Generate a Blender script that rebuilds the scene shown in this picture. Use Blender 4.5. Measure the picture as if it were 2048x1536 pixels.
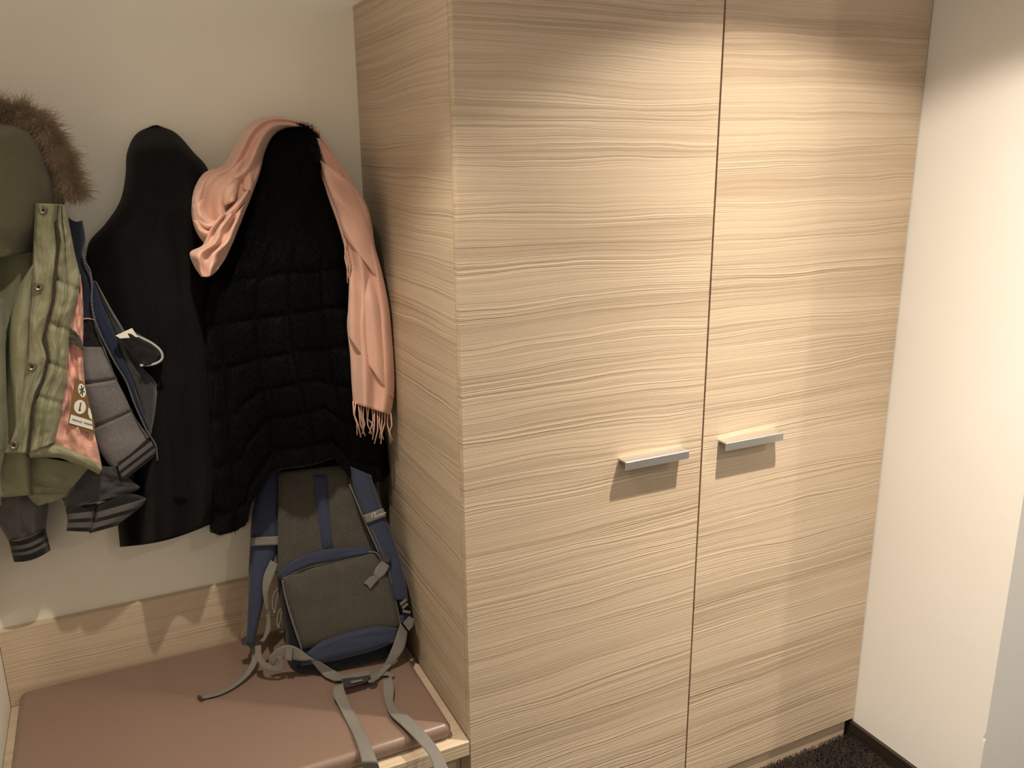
import bpy, bmesh, math, random
from mathutils import Vector, Matrix, noise as mnoise

for o in list(bpy.data.objects): bpy.data.objects.remove(o, do_unlink=True)
S = bpy.context.scene
COL = S.collection

# ------------------------------------------------------------------ camera
F, PITCH, YAW, ROLL = 1687.2, .2625, .4494, -.0092
CAM = Vector((-.588, -1.4416, 1.6075))
_f = Vector((math.sin(YAW)*math.cos(PITCH), math.cos(YAW)*math.cos(PITCH), -math.sin(PITCH)))
_r = Vector((math.cos(YAW), -math.sin(YAW), 0)); _u = _r.cross(_f)
_c, _s = math.cos(ROLL), math.sin(ROLL)
RT = _c*_r + _s*_u; UP = -_s*_r + _c*_u
cd = bpy.data.cameras.new('camera'); cd.sensor_width = 36; cd.lens = F/2048*36
cd.clip_start = .02
cam = bpy.data.objects.new('camera', cd); COL.objects.link(cam)
cam.matrix_world = Matrix(((RT.x, UP.x, -_f.x, CAM.x), (RT.y, UP.y, -_f.y, CAM.y), (RT.z, UP.z, -_f.z, CAM.z), (0, 0, 0, 1)))
S.camera = cam

# ------------------------------------------------------------------ world, lights, exposure
S.view_settings.view_transform = 'Standard'; S.view_settings.look = 'None'
S.view_settings.gamma = 1; S.view_settings.use_curve_mapping = False
S.view_settings.exposure = 1.1
w = bpy.data.worlds.new('world'); S.world = w; w.use_nodes = True
w.node_tree.nodes['Background'].inputs[0].default_value = (1, .93, .82, 1)
w.node_tree.nodes['Background'].inputs[1].default_value = .185
CEIL = 2.12
def downlight(name, x, y, power, lobes, cut=62, soft=9, halo=.0, spill=.0, r=.014, color=(1, .89, .74)):
    """recessed ceiling spot or added fill lamp: beam lobes (weight, width in degrees) and a weak halo up to the cut-off of its
    reflector, and some spill from the rim"""
    d = bpy.data.lights.new(name, 'POINT'); d.energy = power; d.shadow_soft_size = r; d.color = color
    d.use_nodes = True; nt = d.node_tree; em = nt.nodes['Emission']
    tc = nt.nodes.new('ShaderNodeTexCoord'); sp = nt.nodes.new('ShaderNodeSeparateXYZ')
    nt.links.new(tc.outputs['Normal'], sp.inputs[0])
    def M(op, a, b=None):
        n = nt.nodes.new('ShaderNodeMath'); n.operation = op
        for i, q in enumerate((a, b)):
            if q is None: continue
            if isinstance(q, (int, float)): n.inputs[i].default_value = q
            else: nt.links.new(q, n.inputs[i])
        return n.outputs[0]
    th = M('ARCCOSINE', M('MINIMUM', M('ABSOLUTE', sp.outputs[2]), .99999))
    tot = M('ADD', halo, 0.0)
    for wgt, wid in lobes:
        g = M('EXPONENT', M('MULTIPLY', M('POWER', M('DIVIDE', th, math.radians(wid)), 2), -1))
        tot = M('ADD', tot, M('MULTIPLY', g, wgt))
    mr = nt.nodes.new('ShaderNodeMapRange'); mr.interpolation_type = 'SMOOTHSTEP'
    mr.inputs['From Min'].default_value = math.radians(cut+soft*.4); mr.inputs['From Max'].default_value = math.radians(cut-soft*.6)
    nt.links.new(th, mr.inputs['Value'])
    nt.links.new(M('ADD', M('MULTIPLY', tot, mr.outputs[0]), spill), em.inputs['Strength'])
    o = bpy.data.objects.new(name, d); COL.objects.link(o); o.location = (x, y, CEIL-.02)
    return o
downlight('ceiling_spot_or_fill', .65, -.46, 37, [(3.4, 20), (.97, 44)], halo=.02)
downlight('ceiling_spot_or_fill', -.43, -.20, 26, [(1.0, 34)], cut=46, soft=12, halo=.18, spill=.048)
downlight('ceiling_spot_or_fill', .35, -1.75, 48, [(1.0, 30)], halo=.1, spill=.03)  # unseen lamp behind the camera, added for general ambience
downlight('ceiling_spot_or_fill', 1.75, -1.1, 66, [(1.0, 30)], halo=.1, spill=.03)

# ------------------------------------------------------------------ helpers
def ray(px, py): return _f + RT*((px-1024)/F) + UP*((768-py)/F)
def onY(px, py, Y):
    d = ray(px, py); return CAM + d*((Y-CAM.y)/d.y)
def onZ(px, py, z):
    d = ray(px, py); return CAM + d*((z-CAM.z)/d.z)
def onPlane(px, py, n, k):
    d = ray(px, py); return CAM + d*((k-n.dot(CAM))/n.dot(d))
def lin(c): return tuple((x/12.92 if x <= .04045 else ((x+.055)/1.055)**2.4) for x in c)
def srgb(r, g, b): return lin((r/255, g/255, b/255))

def thing(name, label, cat, loc=(0, 0, 0), group=None):
    o = bpy.data.objects.new(name, None); COL.objects.link(o); o.location = loc
    o.empty_display_size = .05
    o['label'] = label; o['category'] = cat
    if group: o['group'] = group
    return o
def mesh(name, V, Fc, mats, parent=None, smooth=True, midx=None):
    me = bpy.data.meshes.new(name); me.from_pydata([tuple(v) for v in V], [], Fc)
    if not isinstance(mats, (list, tuple)): mats = [mats]
    for m in mats: me.materials.append(m)
    if midx: me.polygons.foreach_set('material_index', midx)
    if smooth: me.polygons.foreach_set('use_smooth', [True]*len(me.polygons))
    me.update()
    return link(name, me, parent)
def link(name, me, parent=None):
    o = bpy.data.objects.new(name, me); COL.objects.link(o)
    if parent:
        o.parent = parent
        base = Vector(parent.location); p = parent.parent
        o.matrix_parent_inverse = Matrix.Translation(-abs_loc(parent))
    return o
def abs_loc(o):
    # meshes keep world coordinates, only Empties carry an offset
    return Vector(o.location) if o.type == 'EMPTY' else Vector((0, 0, 0))
def boxmesh(name, x0, x1, y0, y1, z0, z1, mat, parent=None, bev=.0, seg=2, smooth=False):
    bm = bmesh.new(); bmesh.ops.create_cube(bm, size=1)
    for v in bm.verts: v.co = Vector(((x0+x1)/2+v.co.x*(x1-x0), (y0+y1)/2+v.co.y*(y1-y0), (z0+z1)/2+v.co.z*(z1-z0)))
    if bev: bmesh.ops.bevel(bm, geom=bm.edges[:], offset=bev, segments=seg, profile=.5, affect='EDGES')
    me = bpy.data.meshes.new(name); bm.to_mesh(me); bm.free(); me.materials.append(mat)
    if smooth: me.polygons.foreach_set('use_smooth', [True]*len(me.polygons))
    return link(name, me, parent)
def struct(o): o['kind'] = 'structure'; return o

def curve(P):
    """Catmull-Rom through P, parameter 0..1 by chord length"""
    P = [tuple(map(float, p)) for p in P]
    n = len(P); dim = len(P[0])
    t = [0.0]
    for i in range(1, n): t.append(t[-1]+max(1e-6, math.dist(P[i], P[i-1])))
    T = t[-1]; t = [x/T for x in t]
    def ev(s):
        s = min(max(s, 0), 1); i = 0
        while i < n-2 and s > t[i+1]: i += 1
        a = (s-t[i])/(t[i+1]-t[i])
        p1, p2 = P[i], P[i+1]
        p0 = P[i-1] if i > 0 else tuple(2*x-y for x, y in zip(p1, p2))
        p3 = P[i+2] if i+2 < n else tuple(2*y-x for x, y in zip(p1, p2))
        h = t[i+1]-t[i]
        h0 = t[i]-t[i-1] if i > 0 else h
        h2 = t[i+2]-t[i+1] if i+2 < n else h
        out = []
        for k in range(dim):
            m1 = (p2[k]-p0[k])/(h0+h)*h; m2 = (p3[k]-p1[k])/(h+h2)*h
            out.append((2*a**3-3*a*a+1)*p1[k]+(a**3-2*a*a+a)*m1+(-2*a**3+3*a*a)*p2[k]+(a**3-a*a)*m2)
        return tuple(out)
    return ev
def nz(x, y, s=0.0): return mnoise.noise(Vector((x, y, s*7.31+.5)))
def sm(a, b, x):
    x = min(max((x-a)/(b-a), 0), 1); return x*x*(3-2*x)
def rnd(u, p=2.5): return max(0.0, 1-abs(2*u-1)**p)**(1/2)

def wallpos(Y0):
    def pos(px, py, h):
        p = onY(px, py, Y0-h)
        # stay clear of the wardrobe side and of the left wall
        if p.x > -.005: d = ray(px, py); p = CAM + d*((-.005-CAM.x)/d.x)
        elif p.x < XL+.004: p.x = XL+.004
        return p
    return pos
def planepos(n, k):
    nn = n.normalized()
    return lambda px, py, h: onPlane(px, py, nn, k+nn.dot(Vector((0, 0, 0)))+h)
def loftdata(L, R, n, m, pos, hf, hb=0.0, sag=None, off=0, uw=None):
    """cloth or pad between a left and a right edge: front at depth hf(u,v), back at hb, closed round the rim"""
    cl, cr = curve(L), curve(R); V = []; Fc = []
    W = m+1
    for side in (0, 1):
        for i in range(n+1):
            v = i/n; a, b = cl(v), cr(v)
            for j in range(m+1):
                u = j/m
                if uw: u = uw(u)
                px = a[0]+(b[0]-a[0])*u; py = a[1]+(b[1]-a[1])*u
                if sag: py += sag(u, v)
                hbv = hb(u, v) if callable(hb) else hb
                if side == 0: h = hf(u, v)
                else: h = hbv
                V.append(pos(px, py, h))
    N = (n+1)*W
    for i in range(n):
        for j in range(m):
            a = i*W+j
            Fc.append((a, a+W, a+W+1, a+1))
            Fc.append((N+a, N+a+1, N+a+W+1, N+a+W))
    for i in range(n):
        a = i*W; Fc.append((a, N+a, N+a+W, a+W))
        a = i*W+m; Fc.append((a, a+W, N+a+W, N+a))
    for j in range(m):
        a = j; Fc.append((a, a+1, N+a+1, N+a))
        a = n*W+j; Fc.append((a, N+a, N+a+1, a+1))
    if off: Fc = [tuple(i+off for i in f) for f in Fc]
    return V, Fc
def loft(name, L, R, n, m, pos, hf, mat, parent=None, hb=0.0, sag=None, mi=None):
    V, Fc = loftdata(L, R, n, m, pos, hf, hb, sag)
    idx = None
    if mi:
        idx = []
        for i in range(n):
            for j in range(m): idx += [mi((j+.5)/m, (i+.5)/n)]*2
        for i in range(n): idx += [mi(0, (i+.5)/n)]*2
        idx += [mi(.5, 0), mi(.5, 1)]*m
    return mesh(name, V, Fc, mat, parent, True, idx)
class Multi:
    """several lofts and tubes gathered into one mesh (one continuous part)"""
    def __init__(s): s.V = []; s.F = []
    def loft(s, L, R, n, m, pos, hf, hb=0.0, sag=None):
        V, Fc = loftdata(L, R, n, m, pos, hf, hb, sag, off=len(s.V)); s.V += V; s.F += Fc
    def tube(s, path, r, k=6):
        V, Fc = tubedata(path, r, k, len(s.V)); s.V += V; s.F += Fc
    def box(s, c, ax, ay, az):
        b = len(s.V)
        for i in (-1, 1):
            for j in (-1, 1):
                for l in (-1, 1): s.V.append(c+ax*i+ay*j+az*l)
        s.F += [tuple(b+q for q in f) for f in ((0, 1, 3, 2), (4, 6, 7, 5), (0, 4, 5, 1), (2, 3, 7, 6), (0, 2, 6, 4), (1, 5, 7, 3))]
    def build(s, name, mat, parent=None, smooth=True): return mesh(name, s.V, s.F, mat, parent, smooth)
def tubedata(path, r, k=6, off=0):
    path = [Vector(p) for p in path]; V = []; Fc = []; n = len(path)
    up = Vector((0, -1, .3)).normalized()
    for i, p in enumerate(path):
        t = (path[min(i+1, n-1)]-path[max(i-1, 0)]).normalized()
        a = t.cross(up)
        if a.length < 1e-4: a = t.cross(Vector((1, 0, 0)))
        a.normalize(); b = a.cross(t)
        rr = r(i/(n-1)) if callable(r) else r
        for q in range(k):
            an = 2*math.pi*q/k; V.append(p+a*(math.cos(an)*rr)+b*(math.sin(an)*rr))
    for i in range(n-1):
        for q in range(k):
            a = off+i*k+q; b = off+i*k+(q+1) % k
            Fc.append((a, b, b+k, a+k))
    Fc.append(tuple(off+q for q in range(k))[::-1]); Fc.append(tuple(off+(n-1)*k+q for q in range(k)))
    return V, Fc
def tube(name, path, r, mat, parent=None, k=6):
    V, Fc = tubedata(path, r, k); return mesh(name, V, Fc, mat, parent)
def sampled(pts, n, pos, h):
    ev = curve(pts); return [pos(*ev(i/n)[:2], h(i/n) if callable(h) else h) for i in range(n+1)]
def lathe(name, c, nrm, prof, mat, parent=None, k=20):
    """prof: (radius, height along normal)"""
    nrm = nrm.normalized(); a = nrm.cross(Vector((0, 0, 1))).normalized(); b = nrm.cross(a)
    V = []; Fc = []
    for r, h in prof:
        for q in range(k):
            an = 2*math.pi*q/k; V.append(c+nrm*h+a*(r*math.cos(an))+b*(r*math.sin(an)))
    for i in range(len(prof)-1):
        for q in range(k):
            Fc.append((i*k+q, i*k+(q+1) % k, (i+1)*k+(q+1) % k, (i+1)*k+q))
    Fc.append(tuple(range(k))[::-1]); Fc.append(tuple((len(prof)-1)*k+q for q in range(k)))
    return mesh(name, V, Fc, mat, parent)
def quad_slab(name, P, pos, h0, h1, mat, parent=None):
    V = [pos(*p, h1) for p in P]+[pos(*p, h0) for p in P]; n = len(P)
    Fc = [tuple(range(n)), tuple(range(n, 2*n))[::-1]]+[(i, n+i, n+(i+1) % n, (i+1) % n) for i in range(n)]
    return mesh(name, V, Fc, mat, parent, False)

# ------------------------------------------------------------------ materials
class NT:
    def __init__(s, name):
        s.m = bpy.data.materials.new(name); s.m.use_nodes = True; s.t = s.m.node_tree
        s.b = s.t.nodes['Principled BSDF']
    def n(s, typ, **k):
        nd = s.t.nodes.new(typ)
        for a, v in k.items(): setattr(nd, a, v)
        return nd
    def l(s, a, b): s.t.links.new(a, b)
    def math(s, op, a, b=None, c=None):
        nd = s.n('ShaderNodeMath', operation=op)
        for i, q in enumerate((a, b, c)):
            if q is None: continue
            if isinstance(q, (int, float)): nd.inputs[i].default_value = q
            else: s.l(q, nd.inputs[i])
        return nd.outputs[0]
    def coord(s): return s.n('ShaderNodeTexCoord').outputs['Object']
    def mapping(s, vec, scale=(1, 1, 1), loc=(0, 0, 0), rot=(0, 0, 0)):
        m = s.n('ShaderNodeMapping'); s.l(vec, m.inputs[0])
        m.inputs['Scale'].default_value = scale; m.inputs['Location'].default_value = loc; m.inputs['Rotation'].default_value = rot
        return m.outputs[0]
    def noise(s, vec, scale, detail=3, rough=.5):
        nd = s.n('ShaderNodeTexNoise'); s.l(vec, nd.inputs['Vector'])
        nd.inputs['Scale'].default_value = scale; nd.inputs['Detail'].default_value = detail; nd.inputs['Roughness'].default_value = rough
        return nd.outputs['Fac']
    def ramp(s, fac, stops):
        nd = s.n('ShaderNodeValToRGB'); s.l(fac, nd.inputs[0]); e = nd.color_ramp.elements
        while len(e) < len(stops): e.new(.5)
        for el, (p, c) in zip(e, stops): el.position = p; el.color = (*c[:3], 1)
        return nd.outputs[0]
    def bump(s, h, strength, dist):
        nd = s.n('ShaderNodeBump'); s.l(h, nd.inputs['Height']); nd.inputs['Strength'].default_value = strength; nd.inputs['Distance'].default_value = dist
        s.l(nd.outputs[0], s.b.inputs['Normal'])
    def set(s, **k):
        for a, v in k.items():
            i = s.b.inputs[a.replace('_', ' ')]
            if isinstance(v, tuple): i.default_value = (*v[:3], 1)
            elif isinstance(v, (int, float)): i.default_value = v
            else: s.l(v, i)

def wood(name, along, seed, light, dark, rough=.42, dens=1.0):
    t = NT(name); sp = t.n('ShaderNodeSeparateXYZ'); t.l(t.coord(), sp.inputs[0])
    a = sp.outputs['XYZ'.index(along)]; z = sp.outputs[2]
    oth = sp.outputs[1] if along == 'X' else sp.outputs[0]
    def vec(ax, bz, s):
        c = t.n('ShaderNodeCombineXYZ')
        t.l(t.math('MULTIPLY', a, ax), c.inputs[0]); t.l(bz, c.inputs[1]); t.l(t.math('MULTIPLY_ADD', oth, ax, s), c.inputs[2])
        return c.outputs[0]
    zz = t.math('MULTIPLY_ADD', oth, .9, z) if name.endswith('bench') else z
    w1 = t.noise(vec(1.5, t.math('MULTIPLY', zz, 6.0), seed), 1, 2)
    w2 = t.noise(vec(5.5, t.math('MULTIPLY', zz, 22), seed+5), 1, 2)
    zw = t.math('ADD', zz, t.math('MULTIPLY_ADD', t.math('SUBTRACT', w1, .5), .05, t.math('MULTIPLY', t.math('SUBTRACT', w2, .5), .010)))
    fine = t.noise(vec(1.6, t.math('MULTIPLY', zw, 430*dens), seed+1), 1, 2, .55)
    coarse = t.noise(vec(.9, t.math('MULTIPLY', zw, 165*dens), seed+2), 1, 1.5, .5)
    mask = t.noise(vec(1.1, t.math('MULTIPLY', zw, 24), seed+3), 1, 1)
    band = t.noise(vec(.6, t.math('MULTIPLY', zw, 14), seed+4), 1, 1)
    mk = t.math('SMOOTH_MIN', 1.0, t.math('MAXIMUM', t.math('MULTIPLY_ADD', t.math('SUBTRACT', mask, .5), 2.6, .62), .28), .05)
    def sharp(f, k): return t.math('MULTIPLY', t.math('SUBTRACT', f, .5), k)
    lines = t.math('ADD', sharp(fine, 1.5), sharp(coarse, 1.6))
    lines = t.math('MULTIPLY', lines, mk)
    fac = t.math('ADD', t.math('MULTIPLY_ADD', t.math('SUBTRACT', band, .5), .55, .5), t.math('MULTIPLY', lines, .72))
    col = t.ramp(fac, [(.0, dark), (.38, tuple(.55*x+.45*y for x, y in zip(light, dark))), (.56, light), (1.0, tuple(min(1, x*1.12) for x in light))])
    t.set(Base_Color=col, Roughness=rough, Specular_IOR_Level=.35)
    t.bump(lines, .85, .0012)
    return t.m
def paint(name, c, rough=.75):
    t = NT(name); co = t.coord()
    n1 = t.noise(co, 3, 3); n2 = t.noise(co, 160, 3)
    t.set(Base_Color=t.ramp(n1, [(.3, tuple(x*.97 for x in c)), (.7, c)]), Roughness=rough, Specular_IOR_Level=.25)
    t.bump(n2, .12, .0012); return t.m
def cloth(name, c, weave=900, amp=.25, var=.12, rough=.85, sheen=.25, crink=0, crs=40, spec=.2, stretch=(1, 1, 1)):
    t = NT(name); co = t.coord()
    n1 = t.noise(co, 9, 4); n2 = t.noise(t.mapping(co, stretch), weave, 2)
    f = t.math('ADD', t.math('MULTIPLY', n1, .65), t.math('MULTIPLY', n2, .35))
    t.set(Base_Color=t.ramp(f, [(.3, tuple(x*(1-var) for x in c)), (.7, tuple(x*(1+var) for x in c))]), Roughness=rough, Specular_IOR_Level=spec, Sheen_Weight=sheen)
    h = t.math('MULTIPLY', n2, .0006)
    if crink:
        n3 = t.noise(co, crs, 5, .6); h = t.math('ADD', h, t.math('MULTIPLY', n3, crink))
    t.bump(h, min(1, amp*2), 1.0); return t.m
def knitmesh(name, c1, c2, scale):
    """spacer mesh with a diamond hole pattern"""
    t = NT(name); sp = t.n('ShaderNodeSeparateXYZ'); t.l(t.coord(), sp.inputs[0])
    a = t.math('MULTIPLY', t.math('ADD', sp.outputs[0], sp.outputs[2]), scale)
    b = t.math('MULTIPLY', t.math('SUBTRACT', sp.outputs[0], sp.outputs[2]), scale*1.3)
    f = t.math('MULTIPLY', t.math('SINE', a), t.math('SINE', b))
    n = t.noise(t.coord(), 30, 3)
    f2 = t.math('ADD', t.math('MULTIPLY_ADD', f, .35, .5), t.math('MULTIPLY', t.math('SUBTRACT', n, .5), .3))
    t.set(Base_Color=t.ramp(f2, [(.15, c1), (.75, c2)]), Roughness=.9, Specular_IOR_Level=.15, Sheen_Weight=.15)
    t.bump(t.math('MULTIPLY', f, .0008), .6, 1); return t.m
def plain(name, c, rough=.5, metal=0.0, bump=0, scale=300, spec=.4):
    t = NT(name); co = t.coord(); n = t.noise(co, scale, 3)
    t.set(Base_Color=t.ramp(n, [(.3, tuple(x*.93 for x in c)), (.7, c)]), Roughness=rough, Metallic=metal, Specular_IOR_Level=spec)
    if bump: t.bump(n, .3, bump)
    return t.m

WL, WD = (.625, .495, .36), (.40, .29, .195)
M_door_a = wood('wood_door_a', 'X', 1.7, WL, WD)
M_door_b = wood('wood_door_b', 'X', 4.2, WL, WD)
M_side = wood('wood_side', 'Y', 8.1, WL, WD)
M_rail = wood('wood_rail', 'X', 12.4, WL, WD)
M_bench = wood('wood_bench', 'X', 15.9, (.66, .53, .38), (.45, .33, .22))
M_gap = plain('wardrobe_inside_brown', (.06, .032, .018), .8)
M_wall = paint('wall_paint', (.91, .86, .75))
M_wallR = paint('wall_paint_cream', (.88, .85, .81))
M_ceil = paint('ceiling_paint', (.80, .77, .72))
M_base = wood('wood_baseboard', 'Y', 3.3, (.030, .019, .014), (.018, .011, .008), .5)
M_carpet = cloth('carpet_brown', (.015, .0095, .007), 500, .5, .4, .95, 0)
M_pile = cloth('carpet_pile', (.030, .019, .014), 300, .2, .5, .95, .1)
M_alu = plain('brushed_aluminium', (.60, .58, .55), .38, .85, .0002, 600)
M_leather = None
def leather():
    t = NT('taupe_leatherette'); co = t.coord(); n1 = t.noise(co, 4, 3); n2 = t.noise(co, 420, 2)
    c = (.235, .155, .118)
    t.set(Base_Color=t.ramp(n1, [(.3, tuple(x*.95 for x in c)), (.7, c)]), Roughness=.34, Specular_IOR_Level=.5)
    t.bump(n2, .25, .0006); return t.m
M_leather = leather()

# ------------------------------------------------------------------ setting
D = .60; XL = -.9013; XR = 1.1752; YC = -.374
struct(boxmesh('floor', -2.2, 3.0, -2.6, D+.1, -.1, 0, M_carpet))
struct(boxmesh('ceiling', -2.2, 3.0, -2.6, D+.1, CEIL, CEIL+.1, M_ceil))
struct(boxmesh('wall_back', XL-.1, XR, D, D+.1, 0, CEIL, M_wall))
struct(boxmesh('wall_left', XL-.1, XL, -2.6, D, 0, CEIL, M_wall))
# right wall: a pier whose outer corner has a small plaster chip
bm = bmesh.new()
prof = []
zs = [0, .2]+[.228+.004*i for i in range(12)]+[.3, .6, 1.2, CEIL]
random.seed(4)
rows = []
for z in zs:
    k = max(0, 1-abs(z-.25)/.022); c = .0004+.0032*k*(1 if k == 0 else random.uniform(.5, 1.1))
    rows.append([bm.verts.new(p) for p in ((XR, D, z), (XR, YC+c*1.6, z), (XR+c*.5, YC+c*.5, z), (XR+c, YC, z), (2.9, YC, z), (2.9, D, z))])
for a, b in zip(rows, rows[1:]):
    for i in range(6):
        j = (i+1) % 6; bm.faces.new((a[i], b[i], b[j], a[j]))
bm.faces.new(rows[0]); bm.faces.new(rows[-1][::-1])
bmesh.ops.recalc_face_normals(bm, faces=bm.faces)
me = bpy.data.meshes.new('wall_right'); bm.to_mesh(me); bm.free(); me.materials.append(M_wallR)
struct(link('wall_right', me))
struct(boxmesh('baseboard_right', XR-.011, XR+.0, YC-.011, .019, 0, .053, M_base, bev=.002))
struct(boxmesh('baseboard_corner', XR-.011, 2.9, YC-.011, YC, 0, .053, M_base, bev=.002))
# carpet pile in the corner in front of the wardrobe
random.seed(11); V = []; Fc = []
for i in range(150000):
    if i < 30000: x = random.uniform(.45, XR-.012); y = random.uniform(-.42, .006)
    elif i < 120000: x = random.uniform(XL+.01, XR-.012); y = random.uniform(-1.3, .006)
    else: x = random.uniform(XR-.012, 2.2); y = random.uniform(-1.3, YC-.024)
    if i >= 30000 and x > .45 and x < XR-.012 and y > -.42: continue
    a = random.uniform(0, 6.28); ln = random.uniform(.012, .021); lean = random.uniform(.2, .9)
    dx, dy = math.cos(a), math.sin(a); wv = .0011
    b = len(V); tip = Vector((min(x+dx*ln*lean, XR-.0115) if y > YC-.05 and x < XR else x+dx*ln*lean, min(y+dy*ln*lean, .0075) if x < XR else min(y+dy*ln*lean, YC-.012), ln*(1-.3*lean)))
    V += [(x-dy*wv, y+dx*wv, 0), (x+dy*wv, y-dx*wv, 0), tip+Vector((dy*wv*.6, -dx*wv*.6, 0)), tip+Vector((-dy*wv*.6, dx*wv*.6, 0))]
    Fc.append((b, b+1, b+2, b+3))
pile = mesh('carpet_pile', V, Fc, M_pile, None, False)
pile['kind'] = 'stuff'; pile['label'] = 'dark brown shaggy carpet pile in the corner by the wardrobe'; pile['category'] = 'carpet'

# ------------------------------------------------------------------ wardrobe
ZT = 1.946; ZB = .0625
wd = thing('wardrobe', 'tall pale wood-grain two-door wardrobe with aluminium bar handles', 'wardrobe', (.587, .3, 0))
boxmesh('side_panel', 0, .018, .022, D, 0, ZT, M_side, wd, .0007)
boxmesh('side_panel', 1.150, 1.168, .022, D, 0, ZT, M_side, wd, .0007)
boxmesh('top_panel', .018, 1.150, .022, D, ZT-.018, ZT, M_rail, wd)
boxmesh('bottom_panel', .018, 1.150, .022, D, .06, .078, M_gap, wd)
boxmesh('back_panel', .018, 1.150, D-.01, D, .078, ZT-.018, M_gap, wd)
boxmesh('divider', .575, .593, .024, D-.01, .078, ZT-.018, M_gap, wd)
boxmesh('plinth', .0, 1.150, .008, .021, 0, .055, M_rail, wd, .0007)
for x0, x1, h0, h1, m, lb in ((.0, .5818, .360, .5245, M_door_a, 'left'), (.5862, 1.1725, .6285, .7965, M_door_b, 'right')):
    d = boxmesh('door', x0, x1, 0, .0195, ZB, ZT, m, wd, .0008)
    hy = -.030
    P = [(0, .9805), (hy+.0012, .9805), (hy, .9793), (hy, .962), (hy+.003, .962), (hy+.003, .9775), (-.003, .9775), (-.003, .972), (0, .972)]
    V = [(h0, y, z) for y, z in P]+[(h1, y, z) for y, z in P]; n = len(P)
    Fc = [tuple(range(n)), tuple(range(n, 2*n))[::-1]]+[(i, n+i, n+(i+1) % n, (i+1) % n) for i in range(n)]
    hd = mesh('handle', V, Fc, M_alu, d, False); hd['label'] = 'brushed aluminium bar handle'

# ------------------------------------------------------------------ bench, cushion, back board
ZS = .395
bench = thing('bench', 'low built-in pale wooden bench set between left wall and wardrobe', 'bench', (-.45, .3, 0))
def slab():
    boxmesh('seat_board', XL+.001, -.002, 0, D-.001, ZS-.034, ZS, M_bench, bench, .0012)
    boxmesh('front_panel', XL+.001, -.002, .06, .078, 0.0, ZS-.034, M_rail, bench)
slab()
bb = boxmesh('back_board', XL+.001, -.001, .580, D-.0005, ZS+.0005, .5865, M_rail, None, .0012)
bb['label'] = 'pale wooden back board along wall behind the bench cushion'; bb['category'] = 'board'
cu = boxmesh('bench_cushion', -.878, -.031, .022, .576, ZS+.0005, .434, M_leather, None, .017, 5, True)
cu['label'] = 'flat taupe leatherette cushion lying on the wooden bench'; cu['category'] = 'cushion'
ZC = .434

# ------------------------------------------------------------------ garment materials
M_green = cloth('parka_green', (.255, .25, .152), 700, .3, .14, .62, .15, .006, 28, .35)
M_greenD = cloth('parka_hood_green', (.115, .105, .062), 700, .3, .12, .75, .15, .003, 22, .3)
M_pinkL = cloth('parka_pink_lining', (.72, .38, .30), 700, .25, .10, .45, .1, .010, 34, .45)
M_fur = cloth('hood_fur_brown', (.30, .215, .135), 300, .1, .5, .8, .3)
M_snap = plain('snap_metal', (.22, .18, .13), .35, .8)
M_dark = plain('dark_hole', (.012, .010, .008), .7)
M_zipG = plain('parka_zip_brown', (.075, .055, .035), .5, .3)
M_olive = cloth('dark_olive_tape', (.06, .052, .032), 900, .2, .2, .8)
M_patch = cloth('patch_brown', (.20, .115, .045), 900, .2, .2, .8)
M_white = cloth('white_print', (.80, .76, .66), 900, .1, .05, .7)
M_ink = plain('blue_ink', (.09, .12, .28), .6)
M_grey = cloth('bomber_grey_melange', (.150, .138, .138), 260, .35, .32, .9, .3, .003, 60)
M_greyD = cloth('bomber_dark_grey', (.040, .038, .040), 260, .35, .3, .9, .3)
M_navy = cloth('bomber_navy', (.013, .016, .032), 700, .3, .2, .8, .25)
M_navyL = cloth('bomber_navy_tape', (.014, .022, .050), 700, .3, .2, .75, .2)
M_rib_b = cloth('rib_black', (.010, .009, .010), 700, .4, .3, .9, .15, 0, 40, .2, (6, 6, .3))
M_rib_g = cloth('rib_grey', (.110, .100, .098), 700, .4, .2, .9, .2, 0, 40, .2, (6, 6, .3))
M_zipS = plain('zip_silver', (.30, .31, .33), .35, .7)
M_black = cloth('coat_black_wool', (.0030, .0027, .0026), 500, .3, .3, .95, .03)
M_blackf = cloth('fur_black', (.0007, .0008, .0012), 300, .2, .5, .75, .03, 0, 40, .10)
M_lin = cloth('fur_coat_lining', (.030, .024, .019), 700, .2, .2, .8)
M_pinkS = cloth('scarf_pink_wool', (.76, .46, .36), 900, .4, .10, .95, .35)
W0 = D-.002

def folds(u, v, k, ph, s, drift=.5):
    x = u*k+ph+drift*nz(v*2.2, u*1.3, s)
    return math.sin(2*math.pi*x)

# ------------------------------------------------------------------ black coat
bc = thing('black_coat', 'plain black wool coat hanging between the grey bomber and the fur coat', 'coat', (-.45, .5, .75))
def hf(u, v):
    top = sm(0, .10, v)
    body = .05+.075*top*rnd(u, 2.2)+.045*v*sm(.15, .4, u)
    f = (.006+.014*v)*folds(u, v, 2.6, .2, 3)*sm(.1, .35, v)+.012*nz(u*3, v*4, 5)
    return (body+f)*(.35+.65*rnd(u, 7))*(.45+.55*top)
loft('coat_body', [(305, 251), (272, 268), (254, 305), (251, 350), (240, 402), (212, 446), (176, 490), (180, 560), (205, 700), (222, 880), (232, 1010), (240, 1094)],
     [(315, 250), (352, 266), (388, 305), (414, 335), (440, 420), (450, 560), (455, 750), (450, 900), (440, 1000), (425, 1047)],
     110, 60, wallpos(W0), hf, M_black, bc, 0, lambda u, v: 10*sm(.9, 1, v)*math.sin(math.pi*u))
def hs(u, v): return .105+.05*rnd(u, 2.2)*(.6+.4*sm(0, .2, v))+.005*folds(u, v*3, .6, 0, 9)
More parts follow.
